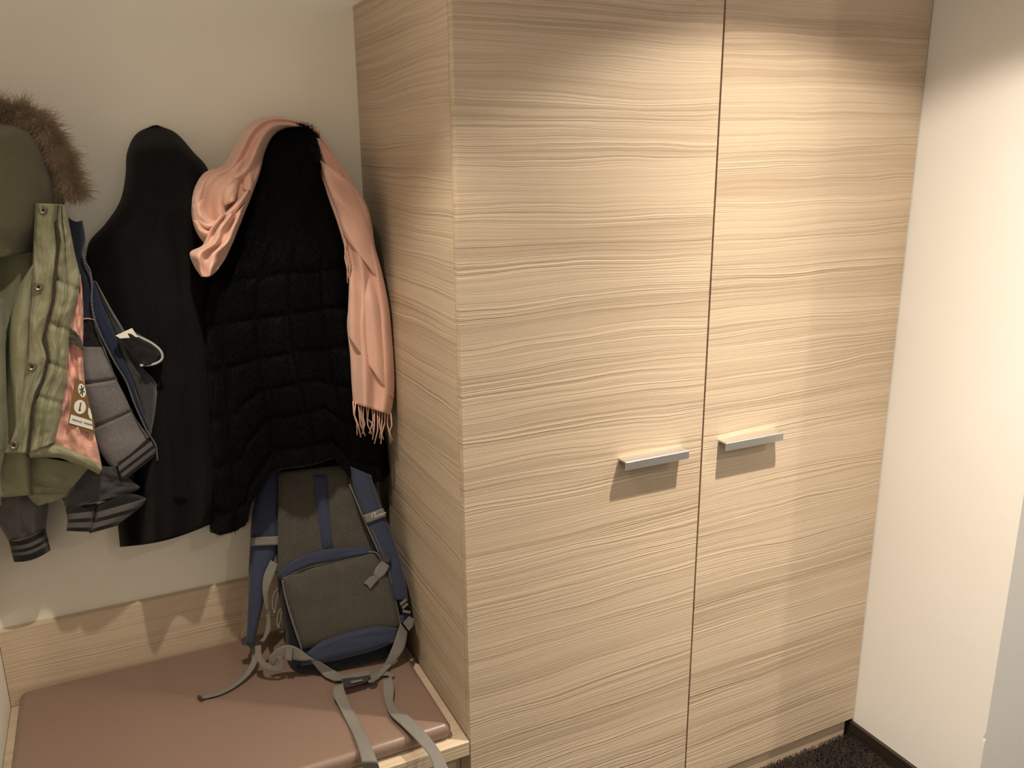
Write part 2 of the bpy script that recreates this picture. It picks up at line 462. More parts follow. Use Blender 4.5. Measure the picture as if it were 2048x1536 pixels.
loft('coat_sleeve', [(292, 420), (275, 560), (282, 720), (300, 860), (318, 1000)], [(352, 420), (378, 540), (386, 720), (392, 880), (394, 1000)],
     60, 30, wallpos(W0), hs, M_black, bc, .05)

# ------------------------------------------------------------------ bomber jacket
bj = thing('bomber_jacket', 'open grey bomber jacket with navy facing and striped rib hem beside the parka', 'jacket', (-.65, .5, .75))
pB = wallpos(.435)
def flat(h, bul=.012, amp=.004, k=2, s=1):
    return lambda u, v: h+bul*rnd(u, 3)+amp*nz(u*k*2, v*k*3, s)
loft('back', [(20, 470), (30, 700), (70, 900), (128, 1004)], [(150, 450), (200, 640), (296, 860), (288, 1000)], 40, 30, wallpos(W0), flat(.07, .03, .02), M_greyD, bj, 0)
loft('navy_lining', [(136, 434), (143, 480), (153, 530), (160, 575), (162, 642)], [(165, 440), (171, 478), (166, 512), (183, 560), (190, 642)], 40, 16, pB, flat(.0, .012), M_navy, bj, -.03,
     lambda u, v: 6*math.sin(math.pi*u)*(1-sm(0, .1, v)))
loft('yoke', [(162, 641), (160, 696)], [(190, 640), (210, 696)], 14, 14, pB, flat(.0, .012), M_rib_b, bj, -.03)
tube('piping', sampled([(160, 640), (175, 637), (190, 640)], 12, pB, .014), .0012, M_pinkL, bj)
def hq(u, v):
    q = .016*rnd(u, 3)
    for c in (.31, .66): q -= .010*math.exp(-((v-c-.05*(u-.5))/.012)**2)*(u > .05)
    return .004+q+.006*nz(u*2, v*4, 8)
loft('quilted_panel', [(158, 694), (163, 770), (178, 840), (198, 900), (226, 940)], [(208, 694), (228, 745), (254, 800), (277, 845), (302, 872)], 90, 36, pB, hq, M_grey, bj, -.03)
loft('facing', [(184, 562), (184, 602), (190, 636), (203, 670), (228, 720), (253, 762), (269, 805), (294, 860)], [(187, 560), (204, 602), (222, 645), (234, 680), (249, 722), (266, 765), (282, 812), (300, 862)], 60, 10, pB, flat(.012, .008), M_navyL, bj, -.03)
loft('front_panel', [(187, 562), (204, 602), (222, 645), (234, 680), (249, 722), (266, 765), (282, 812), (299, 876)], [(192, 562), (225, 622), (248, 660), (264, 695), (285, 735), (311, 764), (313, 805), (303, 868)], 60, 16, pB, flat(.004, .018, .008), M_greyD, bj, -.03)
zp = [(174, 491), (166, 504), (168, 518), (180, 541), (184, 570), (183, 602), (189, 636), (202, 670), (227, 720), (252, 762), (268, 805), (293, 860), (311, 890), (315, 921)]
def zipper(name, pts, pos, h, tooth, wid, mt, mtape, parent, n):
    ev = curve(pts); Mz = Multi()
    for i in range(n):
        a = pos(*ev(i/n), h(i/n) if callable(h) else h); b = pos(*ev(min(1, (i+.5)/n)), h(i/n) if callable(h) else h)
        t = (b-a)
        if t.length < 1e-6: continue
        ln = t.length; t.normalize(); nv = Vector((0, -1, .1)); sd = t.cross(nv).normalized()
        Mz.box((a+b)/2, t*ln*.5, sd*wid, nv*tooth)
    z = Mz.build(name, mt, parent, False)
    tp = Multi(); tp.tube(sampled(pts, 80, pos, (lambda s: (h(s) if callable(h) else h)-tooth*1.2)), wid*1.1, 6)
    tp.build('zip_tape', mtape, z)
    return z
zipper('zipper', zp, pB, .026, .0013, .0014, M_zipS, M_navyL, bj, 110)
def stripes(u, v): return 1 if (.28 < v < .50 or .66 < v < .86) else 0
loft('rib_hem', [(234, 922), (238, 942), (247, 962)], [(298, 872), (307, 892), (315, 909)], 40, 24, pB, lambda u, v: .006+.018*rnd(v, 3)+.003*math.sin(u*90)*.3, [M_rib_b, M_rib_g], bj, -.03, None, stripes)
loft('sleeve', [(180, 930), (150, 965), (128, 1004), (133, 1020)], [(240, 935), (262, 960), (280, 975), (256, 987)], 24, 24, wallpos(.47), flat(.02, .03, .01), M_greyD, bj, -.02)
loft('rib_cuff', [(131, 1016), (135, 1040), (133, 1062)], [(194, 1006), (190, 1035), (186, 1064)], 40, 24, wallpos(.47), lambda u, v: .012+.03*rnd(u, 2.5)+.006*rnd(v, 3), [M_rib_b, M_rib_g], bj, -.02, None, stripes)
loft('rib_cuff', [(192, 1010), (186, 1040), (178, 1067)], [(258, 984), (292, 1000), (233, 1052)], 40, 24, wallpos(.465), lambda u, v: .012+.03*rnd(u, 2.5)+.006*rnd(v, 3), [M_rib_b, M_rib_g], bj, -.02, None, stripes)
loft('sleeve', [(-60, 880), (-40, 960), (-12, 1030), (18, 1084)], [(60, 880), (92, 940), (97, 1000), (92, 1060)], 40, 26, wallpos(.548), flat(.01, .05, .015), M_grey, bj, -.03)
loft('rib_cuff', [(18, 1083), (22, 1100), (28, 1124)], [(91, 1058), (96, 1078), (101, 1101)], 40, 24, wallpos(.535), lambda u, v: .02+.04*rnd(u, 2.5), [M_rib_b, M_rib_g], bj, -.03, lambda u, v: 7*math.sin(math.pi*u), lambda u, v: 1 if (.22 < v < .40 or .55 < v < .70) else 0)
# knitted flap with a pale trim sticking out of the front
fl = loft('pocket_flap', [(236, 675), (250, 692), (268, 712), (282, 734)], [(268, 662), (300, 682), (325, 706), (306, 728)], 24, 20, pB, flat(.03, .022), M_rib_b, bj, .0)
quad_slab('flap_patch', [(231, 671), (264, 656), (276, 674), (240, 677)], pB, .04, .052, M_white, fl)
tube('flap_trim', sampled([(262, 668), (285, 677), (306, 688), (322, 703), (324, 718), (308, 728), (280, 731)], 40, pB, .047), .0026, cloth('trim_grey', (.42, .41, .40), 600, .3, .2, .8), fl)

# ------------------------------------------------------------------ green parka
pk = thing('parka', 'olive green parka with fur-trimmed hood and pink lining, leftmost on the wall', 'parka', (-.8, .45, .75))
pP = wallpos(.40)
def hh(u, v): return -.09+.16*rnd(u, 2.2)*(.35+.65*sm(0, .25, v))+.008*nz(u*3, v*3, 2)-.03*sm(.8, 1, v)
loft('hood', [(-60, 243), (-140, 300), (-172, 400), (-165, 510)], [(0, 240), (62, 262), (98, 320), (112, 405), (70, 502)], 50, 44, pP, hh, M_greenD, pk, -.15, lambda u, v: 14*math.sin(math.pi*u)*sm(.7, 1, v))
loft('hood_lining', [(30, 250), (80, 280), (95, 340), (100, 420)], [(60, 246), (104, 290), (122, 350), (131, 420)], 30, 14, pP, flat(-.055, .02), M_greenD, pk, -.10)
loft('back', [(-170, 495), (-180, 700), (-175, 900), (-160, 1010)], [(74, 495), (72, 640), (60, 800), (62, 990)], 50, 40, pP, lambda u, v: -.10+.055*rnd(u, 3)+.05*sm(.1, .6, v)+.018*folds(u, v, 2.2, .1, 4)+.012*nz(u*4, v*5, 3), M_green, pk, -.16)
loft('sleeve', [(-120, 560), (-130, 720), (-120, 880), (-100, 1005)], [(8, 600), (14, 700), (18, 820), (12, 930), (2, 1012)], 50, 26, pP, lambda u, v: -.03+.06*rnd(u, 2.3)+.012*nz(u*3, v*9, 6), M_green, pk, -.06)
loft('lower_hem', [(36, 905), (42, 935), (46, 972), (60, 998), (76, 1012)], [(196, 934), (203, 944), (197, 962), (150, 988), (108, 1003)], 40, 34, pP,
     lambda u, v: -.062+.022*rnd(u, 4)-.008*math.exp(-((v-.45-.1*u)/.05)**2)-.006*math.exp(-((v-.7+.1*u)/.04)**2)+.007*nz(u*4, v*4, 2), M_green, pk, -.10)
loft('front_panel', [(70, 520), (40, 572), (22, 636), (20, 720), (27, 800), (30, 868), (14, 896)], [(72, 520), (68, 572), (64, 650), (60, 720), (48, 800), (34, 868), (26, 900)], 50, 18, pP, lambda u, v: .0+.03*rnd(u, 2.5)+.006*nz(u*3, v*8, 7), M_green, pk, -.05)
ZR = [(118, 408), (113, 440), (117, 488), (111, 540), (107, 596), (94, 650), (88, 678), (95, 716), (84, 764), (68, 800), (63, 850), (56, 906)]
def hp(u, v): return .022+.016*rnd(u, 4)+.010*nz(u*2.5, v*9, 4)+.003*nz(u*8, v*26, 3)
loft('placket', [(70, 406), (67, 480), (63, 570), (58, 650), (54, 720), (41, 800), (27, 868), (9, 906)], ZR, 120, 30, pP, hp, M_green, pk, -.02)
def hg(u, v):
    q = .018+.022*rnd(u, 3)+.010*nz(u*2, v*10, 9)+.0035*nz(u*6, v*28, 2)
    for c, w in ((.33, .012), (.50, .012), (.66, .010), (.80, .010)): q -= .006*math.exp(-((v-c-.06*(u-.5))/w)**2)
    q -= .008*math.exp(-((u-.45-.2*nz(v*3, 0, 2))/.06)**2)
    return q
GR = [(130, 409), (139, 452), (150, 508), (160, 552), (157, 592), (145, 640), (138, 700), (134, 752), (127, 800), (117, 850), (108, 890)]
loft('facing', ZR, GR, 120, 30, pP, hg, M_green, pk, -.02, lambda u, v: -4*u*sm(.9, 1, v))
zipper('zipper', ZR[1:], pP, .036, .0016, .0026, M_zipG, M_olive, pk, 130)
LR = [(161, 548), (166, 600), (167, 660), (166, 700), (170, 770), (182, 840), (195, 890), (204, 934)]
def hl(u, v): return .004+.012*rnd(u, 3)+.011*nz(u*3, v*7, 12)+.007*nz(u*7, v*18, 13)
loft('lining', [(158, 548), (155, 592), (143, 640), (136, 700), (132, 752), (124, 800), (114, 850), (104, 892)], LR, 110, 34, pP, hl, M_pinkL, pk, -.02)
loft('loop_tab', [(140, 656), (138, 672), (136, 682)], [(152, 663), (163, 680), (168, 700)], 12, 14, pP, flat(.026, .006), M_olive, pk, .0)
HEM = Multi()
HEM.loft([(54, 888), (56, 900), (60, 914)], [(197, 926), (204, 938), (199, 950)], 16, 60, pP, lambda u, v: .010+.024*rnd(v, 2.2)+.004*nz(u*9, v*2, 6), -.02, lambda u, v: -14*math.sin(math.pi*min(1, u*1.05))*(1-.15*v)+(3*nz(u*6, 0, 3)))
HEM.build('hem_roll', M_green, pk)
for (x, y, r) in ((86, 420, .0078), (77, 573, .0085), (64, 733, .0085), (28, 890, .0085)):
    c = pP(x, y, .041); nrm = (CAM-c).normalized()*.6+Vector((0, -1, .1))
    b = lathe('snap_button', c, nrm, [(r*.98, -.006), (r, .0), (r*.92, .0025), (r*.72, .003), (r*.60, .0012), (r*.42, .0012)], M_snap, pk)
    lathe('snap_socket', c+nrm.normalized()*.0012, nrm, [(r*.36, 0), (r*.34, .0006)], M_dark, b, 14)
pt = quad_slab('care_patch', [(150, 757), (167, 763), (177, 800), (190, 852), (188, 868), (165, 862), (136, 846), (142, 812)], pP, .016, .0235, M_patch, pk)
def ellipse(cx, cy, rx, ry, rot=0, n=22):
    return [(cx+rx*math.cos(a)*math.cos(rot)-ry*math.sin(a)*math.sin(rot), cy+rx*math.cos(a)*math.sin(rot)+ry*math.sin(a)*math.cos(rot)) for a in [2*math.pi*i/n for i in range(n)]]
d1 = quad_slab('round_print', ellipse(164, 781, 7.4, 14, -.2), pP, .0225, .0248, M_white, pt)
d2 = quad_slab('round_print', ellipse(160, 814, 12, 14.3, 0), pP, .0225, .0248, M_white, pt)
quad_slab('round_print', [(177, 814), (180, 818), (184, 832), (184, 840), (179, 836), (176, 826)], pP, .0225, .0248, M_white, pt)
for k in range(6):
    a = k*math.pi/3+.3
    tube('snowflake_mark', [pP(164, 781, .0252), pP(164+5.2*math.cos(a), 781+10*math.sin(a), .0252)], .0011, M_olive, d1, 5)
tube('thermometer_mark', [pP(162, 805, .0252), pP(159.5, 818, .0252)], .0012, M_olive, d2, 5)
lathe('thermometer_bulb', pP(159.5, 820, .0250), Vector((0, -1, 0)), [(.0022, 0), (.0018, .0008)], M_olive, d2, 10)
nl = quad_slab('name_label', [(142, 829), (184, 842), (186, 860), (138, 846)], pP, .0225, .0250, M_white, pt)
random.seed(8); pth = []
for k in range(46):
    s = k/45
    if .52 < s < .60: 
        if len(pth) > 2: tube('ink_line', pth, .00042, M_ink, nl, 4)
        pth = []; continue
    cx = 143.5+40*s; cy = 839+11.5*s
    pth.append(pP(cx+1.0*math.cos(k*2.1), cy+2.4*math.sin(k*2.1)+(-2.4 if k in (1, 28) else 0)+(2 if k == 17 else 0), .0256))
tube('ink_line', pth, .00042, M_ink, nl, 4)
# fur trim on the hood
ev = curve([(-150, 268), (-95, 236), (-40, 226), (15, 228), (62, 240), (98, 272), (122, 318), (140, 356), (156, 388)])
random.seed(21); V = []; Fc = []
core = Multi(); pathc = [pP(*ev(i/60), -.06+.02*(i/60)) for i in range(61)]
core.tube(pathc, lambda s: .013*min(1, .35+3*(1-s)), 10)
trim = core.build('hood_fur_trim', M_fur, pk)
def blades(out, centers, tangents, rad, N, ln, wv, droop, jitter=.5):
    V, Fc = out
    cl = [(random.gauss(0, .5), random.gauss(0, .5), random.gauss(0, .5), random.uniform(.55, 1.35)) for _ in range(240)]
    for i in range(N):
        k = random.randrange(len(centers)); c = centers[k]; t = tangents[k]
        a = t.cross(Vector((0, -1, .2))).normalized(); b = a.cross(t)
        q6 = random.random(); th = q6*6.28; ck = cl[(k*4+int(q6*7)*37) % 240]; nrm = (a*math.cos(th)+b*math.sin(th)).normalized()
        d = (nrm*1.0+t*random.gauss(.25, .4)+Vector((random.gauss(ck[0], jitter*.5), random.gauss(ck[1], jitter*.5), random.gauss(ck[2]-droop, jitter*.5)))*.8).normalized()
        r = rad(k/len(centers)) if callable(rad) else rad
        p0 = c+nrm*r*.85+t*random.uniform(-.004, .004); L = ln*random.uniform(.5, 1.1)*ck[3]
        p1 = p0+d*L*.5; p2 = p1+(d+Vector((random.gauss(0, .3), random.gauss(0, .2), -.35))).normalized()*L*.5
        s = d.cross(Vector((.3, 1, .2))).normalized()*wv; q = len(V)
        V += [p0-s, p0+s, p1+s*.7, p1-s*.7, p2]
        Fc += [(q, q+1, q+2, q+3), (q+3, q+2, q+4)]
tg = [(pathc[min(i+1, 60)]-pathc[max(i-1, 0)]).normalized() for i in range(61)]
blades((V, Fc), pathc, tg, lambda s: .012*min(1, .35+3*(1-s)), 13000, .036, .0005, .2)
fh = mesh('fur_hairs', V, Fc, M_fur, trim, False); fh['kind'] = 'stuff'

# ------------------------------------------------------------------ fur coat
fc = thing('fur_coat', 'black faux-fur coat with square fur panels hanging next to the wardrobe', 'coat', (-.2, .5, .75))
FL = [(578, 250), (545, 258), (524, 292), (512, 345), (497, 408), (466, 480), (432, 545), (408, 600), (402, 700), (408, 800), (414, 950), (420, 1062)]
FR = [(602, 250), (630, 258), (644, 292), (654, 345), (668, 400), (684, 450), (695, 520), (706, 600), (722, 700), (748, 800), (772, 880), (779, 948)]
cL, cR = curve(FL), curve(FR)
hemc = [(420, 1064), (440, 1071), (472, 1062), (494, 1048), (501, 1010), (520, 980), (545, 944), (560, 936), (600, 931), (640, 924), (664, 914), (685, 938), (705, 958), (740, 966), (765, 962), (779, 948)]
def hemy(px):
    for (a, b), (c, d) in zip(hemc, hemc[1:]):
        if a <= px <= c: return b+(d-b)*(px-a)/(c-a)
    return hemc[-1][1] if px > 700 else hemc[0][1]
def fsag(u, v):
    a, b = FL[-1], FR[-1]; px = a[0]+(b[0]-a[0])*u; py = a[1]+(b[1]-a[1])*u
    return (hemy(px)-py)*sm(.55, 1, v)
def hfur(u, v):
    top = sm(0, .12, v)
    body = .10+.10*rnd(u, 2.4)+.03*sm(.1, .4, v)-.02*sm(.8, 1, v)
    # square fur panels
    cu_ = u*4.6+.35; cv = v*9.5
    fu = cu_-math.floor(cu_); fv = cv-math.floor(cv)
    cell = (1-abs(2*fu-1)**5)*(1-abs(2*fv-1)**5)
    g = .016*cell*sm(.3, .42, v)
    f = .018*folds(u, v, 2.3, .05, 3, .25)*sm(.3, .7, v)+.008*nz(u*4, v*5, 1)
    return (body+f+g)*(.30+.70*rnd(u, 6))*(.55+.45*top)
pF = wallpos(W0)
NN, MM = 150, 96
V, Fc = loftdata(FL, FR, NN, MM, pF, hfur, 0.0, fsag)
body = mesh('coat_body', V, Fc, M_blackf, fc)
random.seed(33); HV = []; HF = []
Wd = MM+1
for i in range(46000):
    a = random.randrange(NN); b = random.randrange(MM)
    p = V[a*Wd+b]; pu = V[a*Wd+b+1]-p; pv = V[(a+1)*Wd+b]-p
    n = pv.cross(pu)
    if n.length < 1e-12: continue
    n.normalize()
    if n.y > 0: n = -n
    o = p+pu*random.random()+pv*random.random()
    d = (n*.75+pv.normalized()*.55+Vector((random.gauss(0, .3), random.gauss(0, .3), random.gauss(0, .3)))).normalized()
    L = random.uniform(.006, .013); s = d.cross(n)
    if s.length < 1e-5: continue
    if (o+d*L).x > -.003: continue
    s = s.normalized()*.0006; q = len(HV)
    HV += [o-s, o+s, o+d*L]; HF.append((q, q+1, q+2))
hh_ = mesh('fur_hairs', HV, HF, M_blackf, body, False); hh_['kind'] = 'stuff'
tube('hem_tape', sampled([(556, 938), (580, 935), (610, 931), (640, 924), (668, 913)], 24, pF, .135), .0022, M_lin, fc)

# ------------------------------------------------------------------ pink scarf
sc = thing('scarf', 'pink wool scarf with fringed end draped around the black fur coat', 'scarf', (-.2, .45, 1.0))
pS = wallpos(.46)
wr = Multi()
def hw(u, v):
    k = 2.2+1.2*nz(v*2, 0, 2)
    return -.075+.075*sm(0, .45, v)+.05*rnd(u, 2.2)*sm(-.1, .2, v)+.009*math.sin(2*math.pi*(u*k+.9*nz(v*2.5, 1, 4)))*sm(0, .2, v)+.016*nz(u*3, v*5, 3)+.045*v
wr.loft([(640, 262), (606, 244), (560, 233), (520, 238), (487, 262), (466, 300), (445, 332), (412, 345), (390, 374), (383, 415), (386, 446), (396, 470), (412, 492)],
        [(640, 275), (606, 262), (565, 262), (545, 274), (530, 305), (520, 345), (507, 382), (497, 408), (490, 424), (484, 440), (478, 455), (472, 470), (462, 488)], 100, 46, pS, hw, -.10)
# upper rolled edge
wr.loft([(600, 243), (555, 233), (512, 240), (482, 268), (462, 305), (440, 333), (405, 348)], [(600, 252), (560, 245), (524, 256), (499, 284), (478, 322), (458, 350), (424, 372)], 50, 14, pS,
        lambda u, v: -.055+.075*v+.030*rnd(u, 2), lambda u, v: -.08+.05*v)
# broad swoops across the bundle, each a roll of cloth
def roll(L, R, h0, h1, hb, s_): wr.loft(L, R, 60, 18, pS, lambda u, v: h0+hb*rnd(u, 2)*(.4+.6*rnd(v, 4))+(h1-h0)*v+.006*nz(u*3, v*7, s_), lambda u, v: h0-.05+(h1-h0)*v)
roll([(442, 334), (408, 346), (388, 380), (385, 420), (404, 446)], [(446, 352), (424, 366), (410, 392), (404, 414), (414, 430)], .03, .085, .030, 1)
roll([(384, 412), (390, 446), (418, 462), (452, 446), (486, 410)], [(408, 396), (412, 426), (430, 440), (458, 418), (500, 374)], .085, .075, .028, 2)
roll([(386, 440), (398, 466), (424, 476), (452, 462), (480, 432)], [(400, 440), (410, 456), (428, 462), (452, 444), (490, 406)], .090, .080, .022, 3)
roll([(470, 300), (448, 340), (440, 380), (448, 412)], [(512, 290), (492, 330), (478, 368), (470, 402)], .015, .085, .030, 4)
roll([(510, 262), (490, 300), (486, 340), (484, 380)], [(540, 262), (524, 300), (514, 340), (504, 384)], -.02, .065, .026, 5)
# hanging end
def he(u, v): return .085+.040*rnd(u, 2.4)+.010*math.sin(2*math.pi*(u*2.3+.9*v))+.010*nz(u*5, v*5, 8)
wr.loft([(440, 430), (418, 460), (405, 490), (380, 505), (388, 532), (402, 553)], [(484, 425), (476, 450), (470, 475), (459, 500), (448, 522), (432, 544)], 50, 30, pS, he, .0, lambda u, v: 5*math.sin(math.pi*u)*sm(.8, 1, v))
wr.build('wrap', M_pinkS, sc)
tail = Multi()
pT = wallpos(.40)
def ht(u, v): return -.10*(1-sm(0, .3, v))-.03*(1-v)+.012+.028*rnd(u, 2.6)+.010*math.sin(2*math.pi*(u*2.1+.5*nz(v*2, 0, 3)+.6*v))+.004*nz(u*5, v*7, 2)
TL = [(625, 275), (630, 320), (645, 360), (660, 405), (676, 450), (690, 500), (699, 555), (697, 610), (694, 650), (700, 710), (703, 765), (706, 806)]
TR = [(646, 278), (678, 322), (706, 365), (734, 412), (744, 450), (750, 492), (761, 532), (770, 570), (778, 612), (783, 662), (788, 730), (788, 790), (781, 830)]
tail.loft(TL, TR, 110, 40, pT, ht, lambda u, v: ht(u, v)-.03)
# overlapping upper drape with a diagonal lower edge
tail.loft([(640, 320), (652, 365), (672, 420), (687, 470)], [(705, 368), (732, 412), (748, 490), (762, 565)], 44, 24, pT, lambda u, v: -.03+.040*sm(0, .5, v)+.024*rnd(u, 3)+.006*nz(u*3, v*4, 5), lambda u, v: -.05+.035*sm(0, .5, v))
# diagonal fold near the lower end
tail.loft([(700, 500), (698, 570), (696, 630), (697, 672)], [(742, 500), (762, 600), (776, 700), (787, 800)], 44, 24, pT, lambda u, v: -.03+.052*sm(0, .45, v)+.020*rnd(u, 3)+.006*math.sin(2*math.pi*(u*1.5+.2)), -.035)
tail.build('tail', M_pinkS, sc)
random.seed(5)
def tassel(p, r): tube('tassel', p, r, M_pinkS, sc, 5)
for k in range(15):
    s = k/14; x = 706+75*s; y = 806+22*s
    x2 = x+random.uniform(-9, 9)-(0 if k > 6 else -6); y2 = y+random.uniform(52, 68)*(.9 if 5 < k < 9 else 1)
    tassel([pT(x, y-4, .02), pT(x+random.uniform(-3, 3), y+22, .026), pT((x+x2)/2+random.uniform(-4, 4), (y+y2)/2+8, .024), pT(x2, y2, .02)], .0016)
for k in range(5):
    x = 690+2.5*k; y = 478+12*k
    tassel([pT(x, y, .022), pT(x-1+random.uniform(-2, 2), y+26, .026), pT(x+random.uniform(-3, 4), y+52, .024)], .0013)
# ------------------------------------------------------------------ backpack
M_mesh = knitmesh('backpack_grey_mesh', (.040, .037, .030), (.098, .088, .072), 620)
M_blue = cloth('backpack_blue', (.036, .043, .080), 600, .35, .15, .75, .15)
M_blueD = cloth('backpack_dark_blue', (.009, .011, .018), 600, .35, .2, .8, .1)
M_web = cloth('grey_webbing', (.185, .172, .150), 800, .35, .12, .75, .1, 0, 40, .25, (1, 1, 3))
M_pipe = cloth('grey_piping', (.13, .12, .105), 700, .3, .1, .8)
M_plas = plain('dark_grey_plastic', (.045, .042, .038), .45)
M_plasL = plain('grey_plastic', (.16, .15, .135), .45)
M_trimk = plain('black_binding', (.010, .010, .011), .8)
bp = thing('backpack', 'blue and grey backpack leaning on the bench, back panel and loose straps facing out', 'backpack', (-.17, .4, ZC))
# the back panel lies in one leaning plane:  Y = .345 + .26 (z-.44) - .22 (x+.17)
nB = Vector((-.22, -1, .26)); kB = -(.345-.26*.44-.22*.17)
ln = nB.length; nB = nB/ln; kB = kB/ln
def pK(px, py, h):
    p = onPlane(px, py, nB, kB+h)
    if p.z < ZC+.004+.16*max(h, 0): p = onZ(px, py, ZC+.004+.16*max(h, 0))     # lies on the cushion
    if p.x > -.004: d = ray(px, py); p = CAM + d*((-.004-CAM.x)/d.x)
    return p
# main compartment behind the panel: outline in the plane, pushed back to give it depth
OUT = [(556, 962), (552, 1060), (556, 1130), (560, 1190), (572, 1260), (588, 1344), (690, 1340), (796, 1306), (806, 1255), (796, 1180), (782, 1110), (765, 1030), (738, 955), (650, 940)]
def body_shell():
    ev = curve(OUT+[OUT[0]]); n = 84; rings = []
    V = []; Fc = []
    cen = pK(675, 1150, 0)
    for d, s in ((.012, .90), (.004, .96), (-.006, .99), (-.03, 1.03), (-.09, 1.06), (-.15, 1.03), (-.17, .92)):
        for i in range(n):
            p = pK(*ev(i/n), 0); p = cen+(p-cen)*s+nB*d*1.0
            p.z = max(p.z, ZC+.002); p.x = min(p.x, -.006); p.y = min(p.y, .572); V.append(p)
    for r in range(6):
        for i in range(n): Fc.append((r*n+i, r*n+(i+1) % n, (r+1)*n+(i+1) % n, (r+1)*n+i))
    Fc.append(tuple(range(n))[::-1]); Fc.append(tuple(6*n+i for i in range(n)))
    return mesh('main_compartment', V, Fc, M_blueD, bp)
body_shell()
def pad(name, L, R, h0, bul, mat, n=30, m=30, hb=-.004, par=bp, p=4, sag=None, vb=True, noise_=.002):
    return loft(name, L, R, n, m, pK, lambda u, v: h0+bul*rnd(u, p)*(rnd(v, p) if vb else 1)+noise_*nz(u*5, v*5, 3), mat, par, hb, sag)
pad('back_panel', [(556, 945), (556, 1020), (556, 1090), (556, 1148)], [(728, 925), (748, 1000), (764, 1060), (778, 1120)], .010, .006, M_mesh)
pad('center_strip', [(626, 950), (630, 1000), (637, 1050), (645, 1102)], [(655, 948), (658, 1000), (662, 1050), (668, 1098)], .014, .008, M_blue, 30, 10)
# padded lumbar block
pad('lumbar_band', [(552, 1152), (575, 1128), (610, 1110), (660, 1098), (742, 1094)], [(566, 1162), (590, 1146), (620, 1134), (668, 1124), (750, 1106)], .022, .016, M_blue, 50, 12)
lp = pad('lumbar_pad', [(566, 1156), (572, 1190), (586, 1240), (605, 1300)], [(748, 1104), (775, 1144), (790, 1190), (803, 1256)], .026, .022, M_mesh, 44, 44, -.004, bp, 6, lambda u, v: -5*math.sin(math.pi*u)*(1-v))
tube('pad_piping', sampled([(566, 1158), (604, 1139), (660, 1124), (748, 1104), (770, 1138), (786, 1180), (802, 1252)], 60, pK, .030), .0020, M_pipe, lp)
tube('pad_piping', sampled([(565, 1160), (570, 1190), (584, 1240), (604, 1300)], 40, pK, .030), .0022, M_pipe, lp)
pad('bottom_pocket', [(606, 1312), (640, 1285), (690, 1266), (745, 1252), (796, 1256)], [(600, 1332), (650, 1325), (700, 1314), (750, 1300), (795, 1282)], .040, .020, M_blue, 50, 20)
pad('bottom_flap', [(598, 1326), (650, 1318), (700, 1307), (750, 1294), (796, 1276)], [(602, 1347), (650, 1344), (700, 1334), (750, 1320), (790, 1304)], .012, .018, M_blueD, 44, 12)
tube('pocket_zip', sampled([(628, 1326), (680, 1314), (740, 1298), (790, 1280)], 40, pK, .052), .0016, M_plas, bp)
# shoulder straps
st1 = pad('shoulder_strap', [(540, 930), (515, 985), (504, 1030), (500, 1090), (497, 1150), (495, 1220), (492, 1284)], [(566, 930), (562, 985), (561, 1040), (558, 1085), (545, 1130), (528, 1200), (508, 1290)], -.02, .020, M_blue, 60, 16, -.035, bp, 4, None, False)
pad('strap_band', [(501, 1075), (500, 1092)], [(560, 1072), (558, 1090)], .004, .008, M_web, 6, 10, -.02, st1, 4, None, False)
st2 = pad('shoulder_strap', [(694, 930), (712, 990), (728, 1040), (752, 1100), (775, 1160), (788, 1200)], [(742, 950), (757, 1000), (776, 1045), (795, 1100), (811, 1160), (816, 1200)], .022, .016, M_blue, 60, 16, .004, bp, 4, None, False)
tube('strap_binding', sampled([(690, 930), (708, 990), (724, 1040), (748, 1100), (760, 1128)], 40, pK, .026), .0030, M_trimk, st2)
tube('strap_seam', sampled([(742, 1055), (757, 1088), (772, 1125), (785, 1170)], 30, pK, .040), .0009, M_pipe, st2)
tube('strap_edge', sampled([(699, 968), (716, 1010), (733, 1050), (758, 1105)], 30, pK, .034), .0018, M_pipe, st2)
bd = pad('strap_band', [(725, 1031), (733, 1047)], [(766, 1016), (773, 1032)], .040, .006, M_web, 6, 10, .03, st2, 4, None, False)
M_print = plain('white_thread', (.75, .73, .68), .7)
tube('logo_arc', sampled([(746, 1035), (743, 1031), (746, 1027), (752, 1026), (749, 1030), (750, 1034)], 20, pK, .0475), .0007, M_print, bd, 5)
tc = bpy.data.curves.new('logo_text', 'FONT'); tc.body = 'Lowepro'; tc.size = .0085; tc.extrude = .0003; tc.materials.append(M_print)
to = bpy.data.objects.new('logo_text', tc); COL.objects.link(to)
dg = bpy.context.evaluated_depsgraph_get(); me = bpy.data.meshes.new_from_object(to.evaluated_get(dg)); bpy.data.objects.remove(to)
a = pK(750.5, 1035, .0478); b = pK(772, 1026.5, .0478); xx = (b-a).normalized(); zz = nB; yy = zz.cross(xx).normalized()
wdt = max(v.co.x for v in me.vertices); sc_ = (b-a).length/wdt
for v in me.vertices: v.co = a+xx*(v.co.x*sc_)+yy*(v.co.y*sc_)+zz*v.co.z
lt = link('logo_text', me, bd); 
# webbing and buckles
def web(name, L, R, h, parent=bp, n=40, mat=None, th=.0022, pos=None):
    ps = pos or pK
    return loft(name, L, R, n, 6, ps, (lambda u, v: (h(v) if callable(h) else h)+th), mat or M_web, parent, (lambda u, v: (h(v) if callable(h) else h)))
def clip(name, pts, pos, h0, h1, mat, parent): return quad_slab(name, pts, pos, h0, h1, mat, parent)
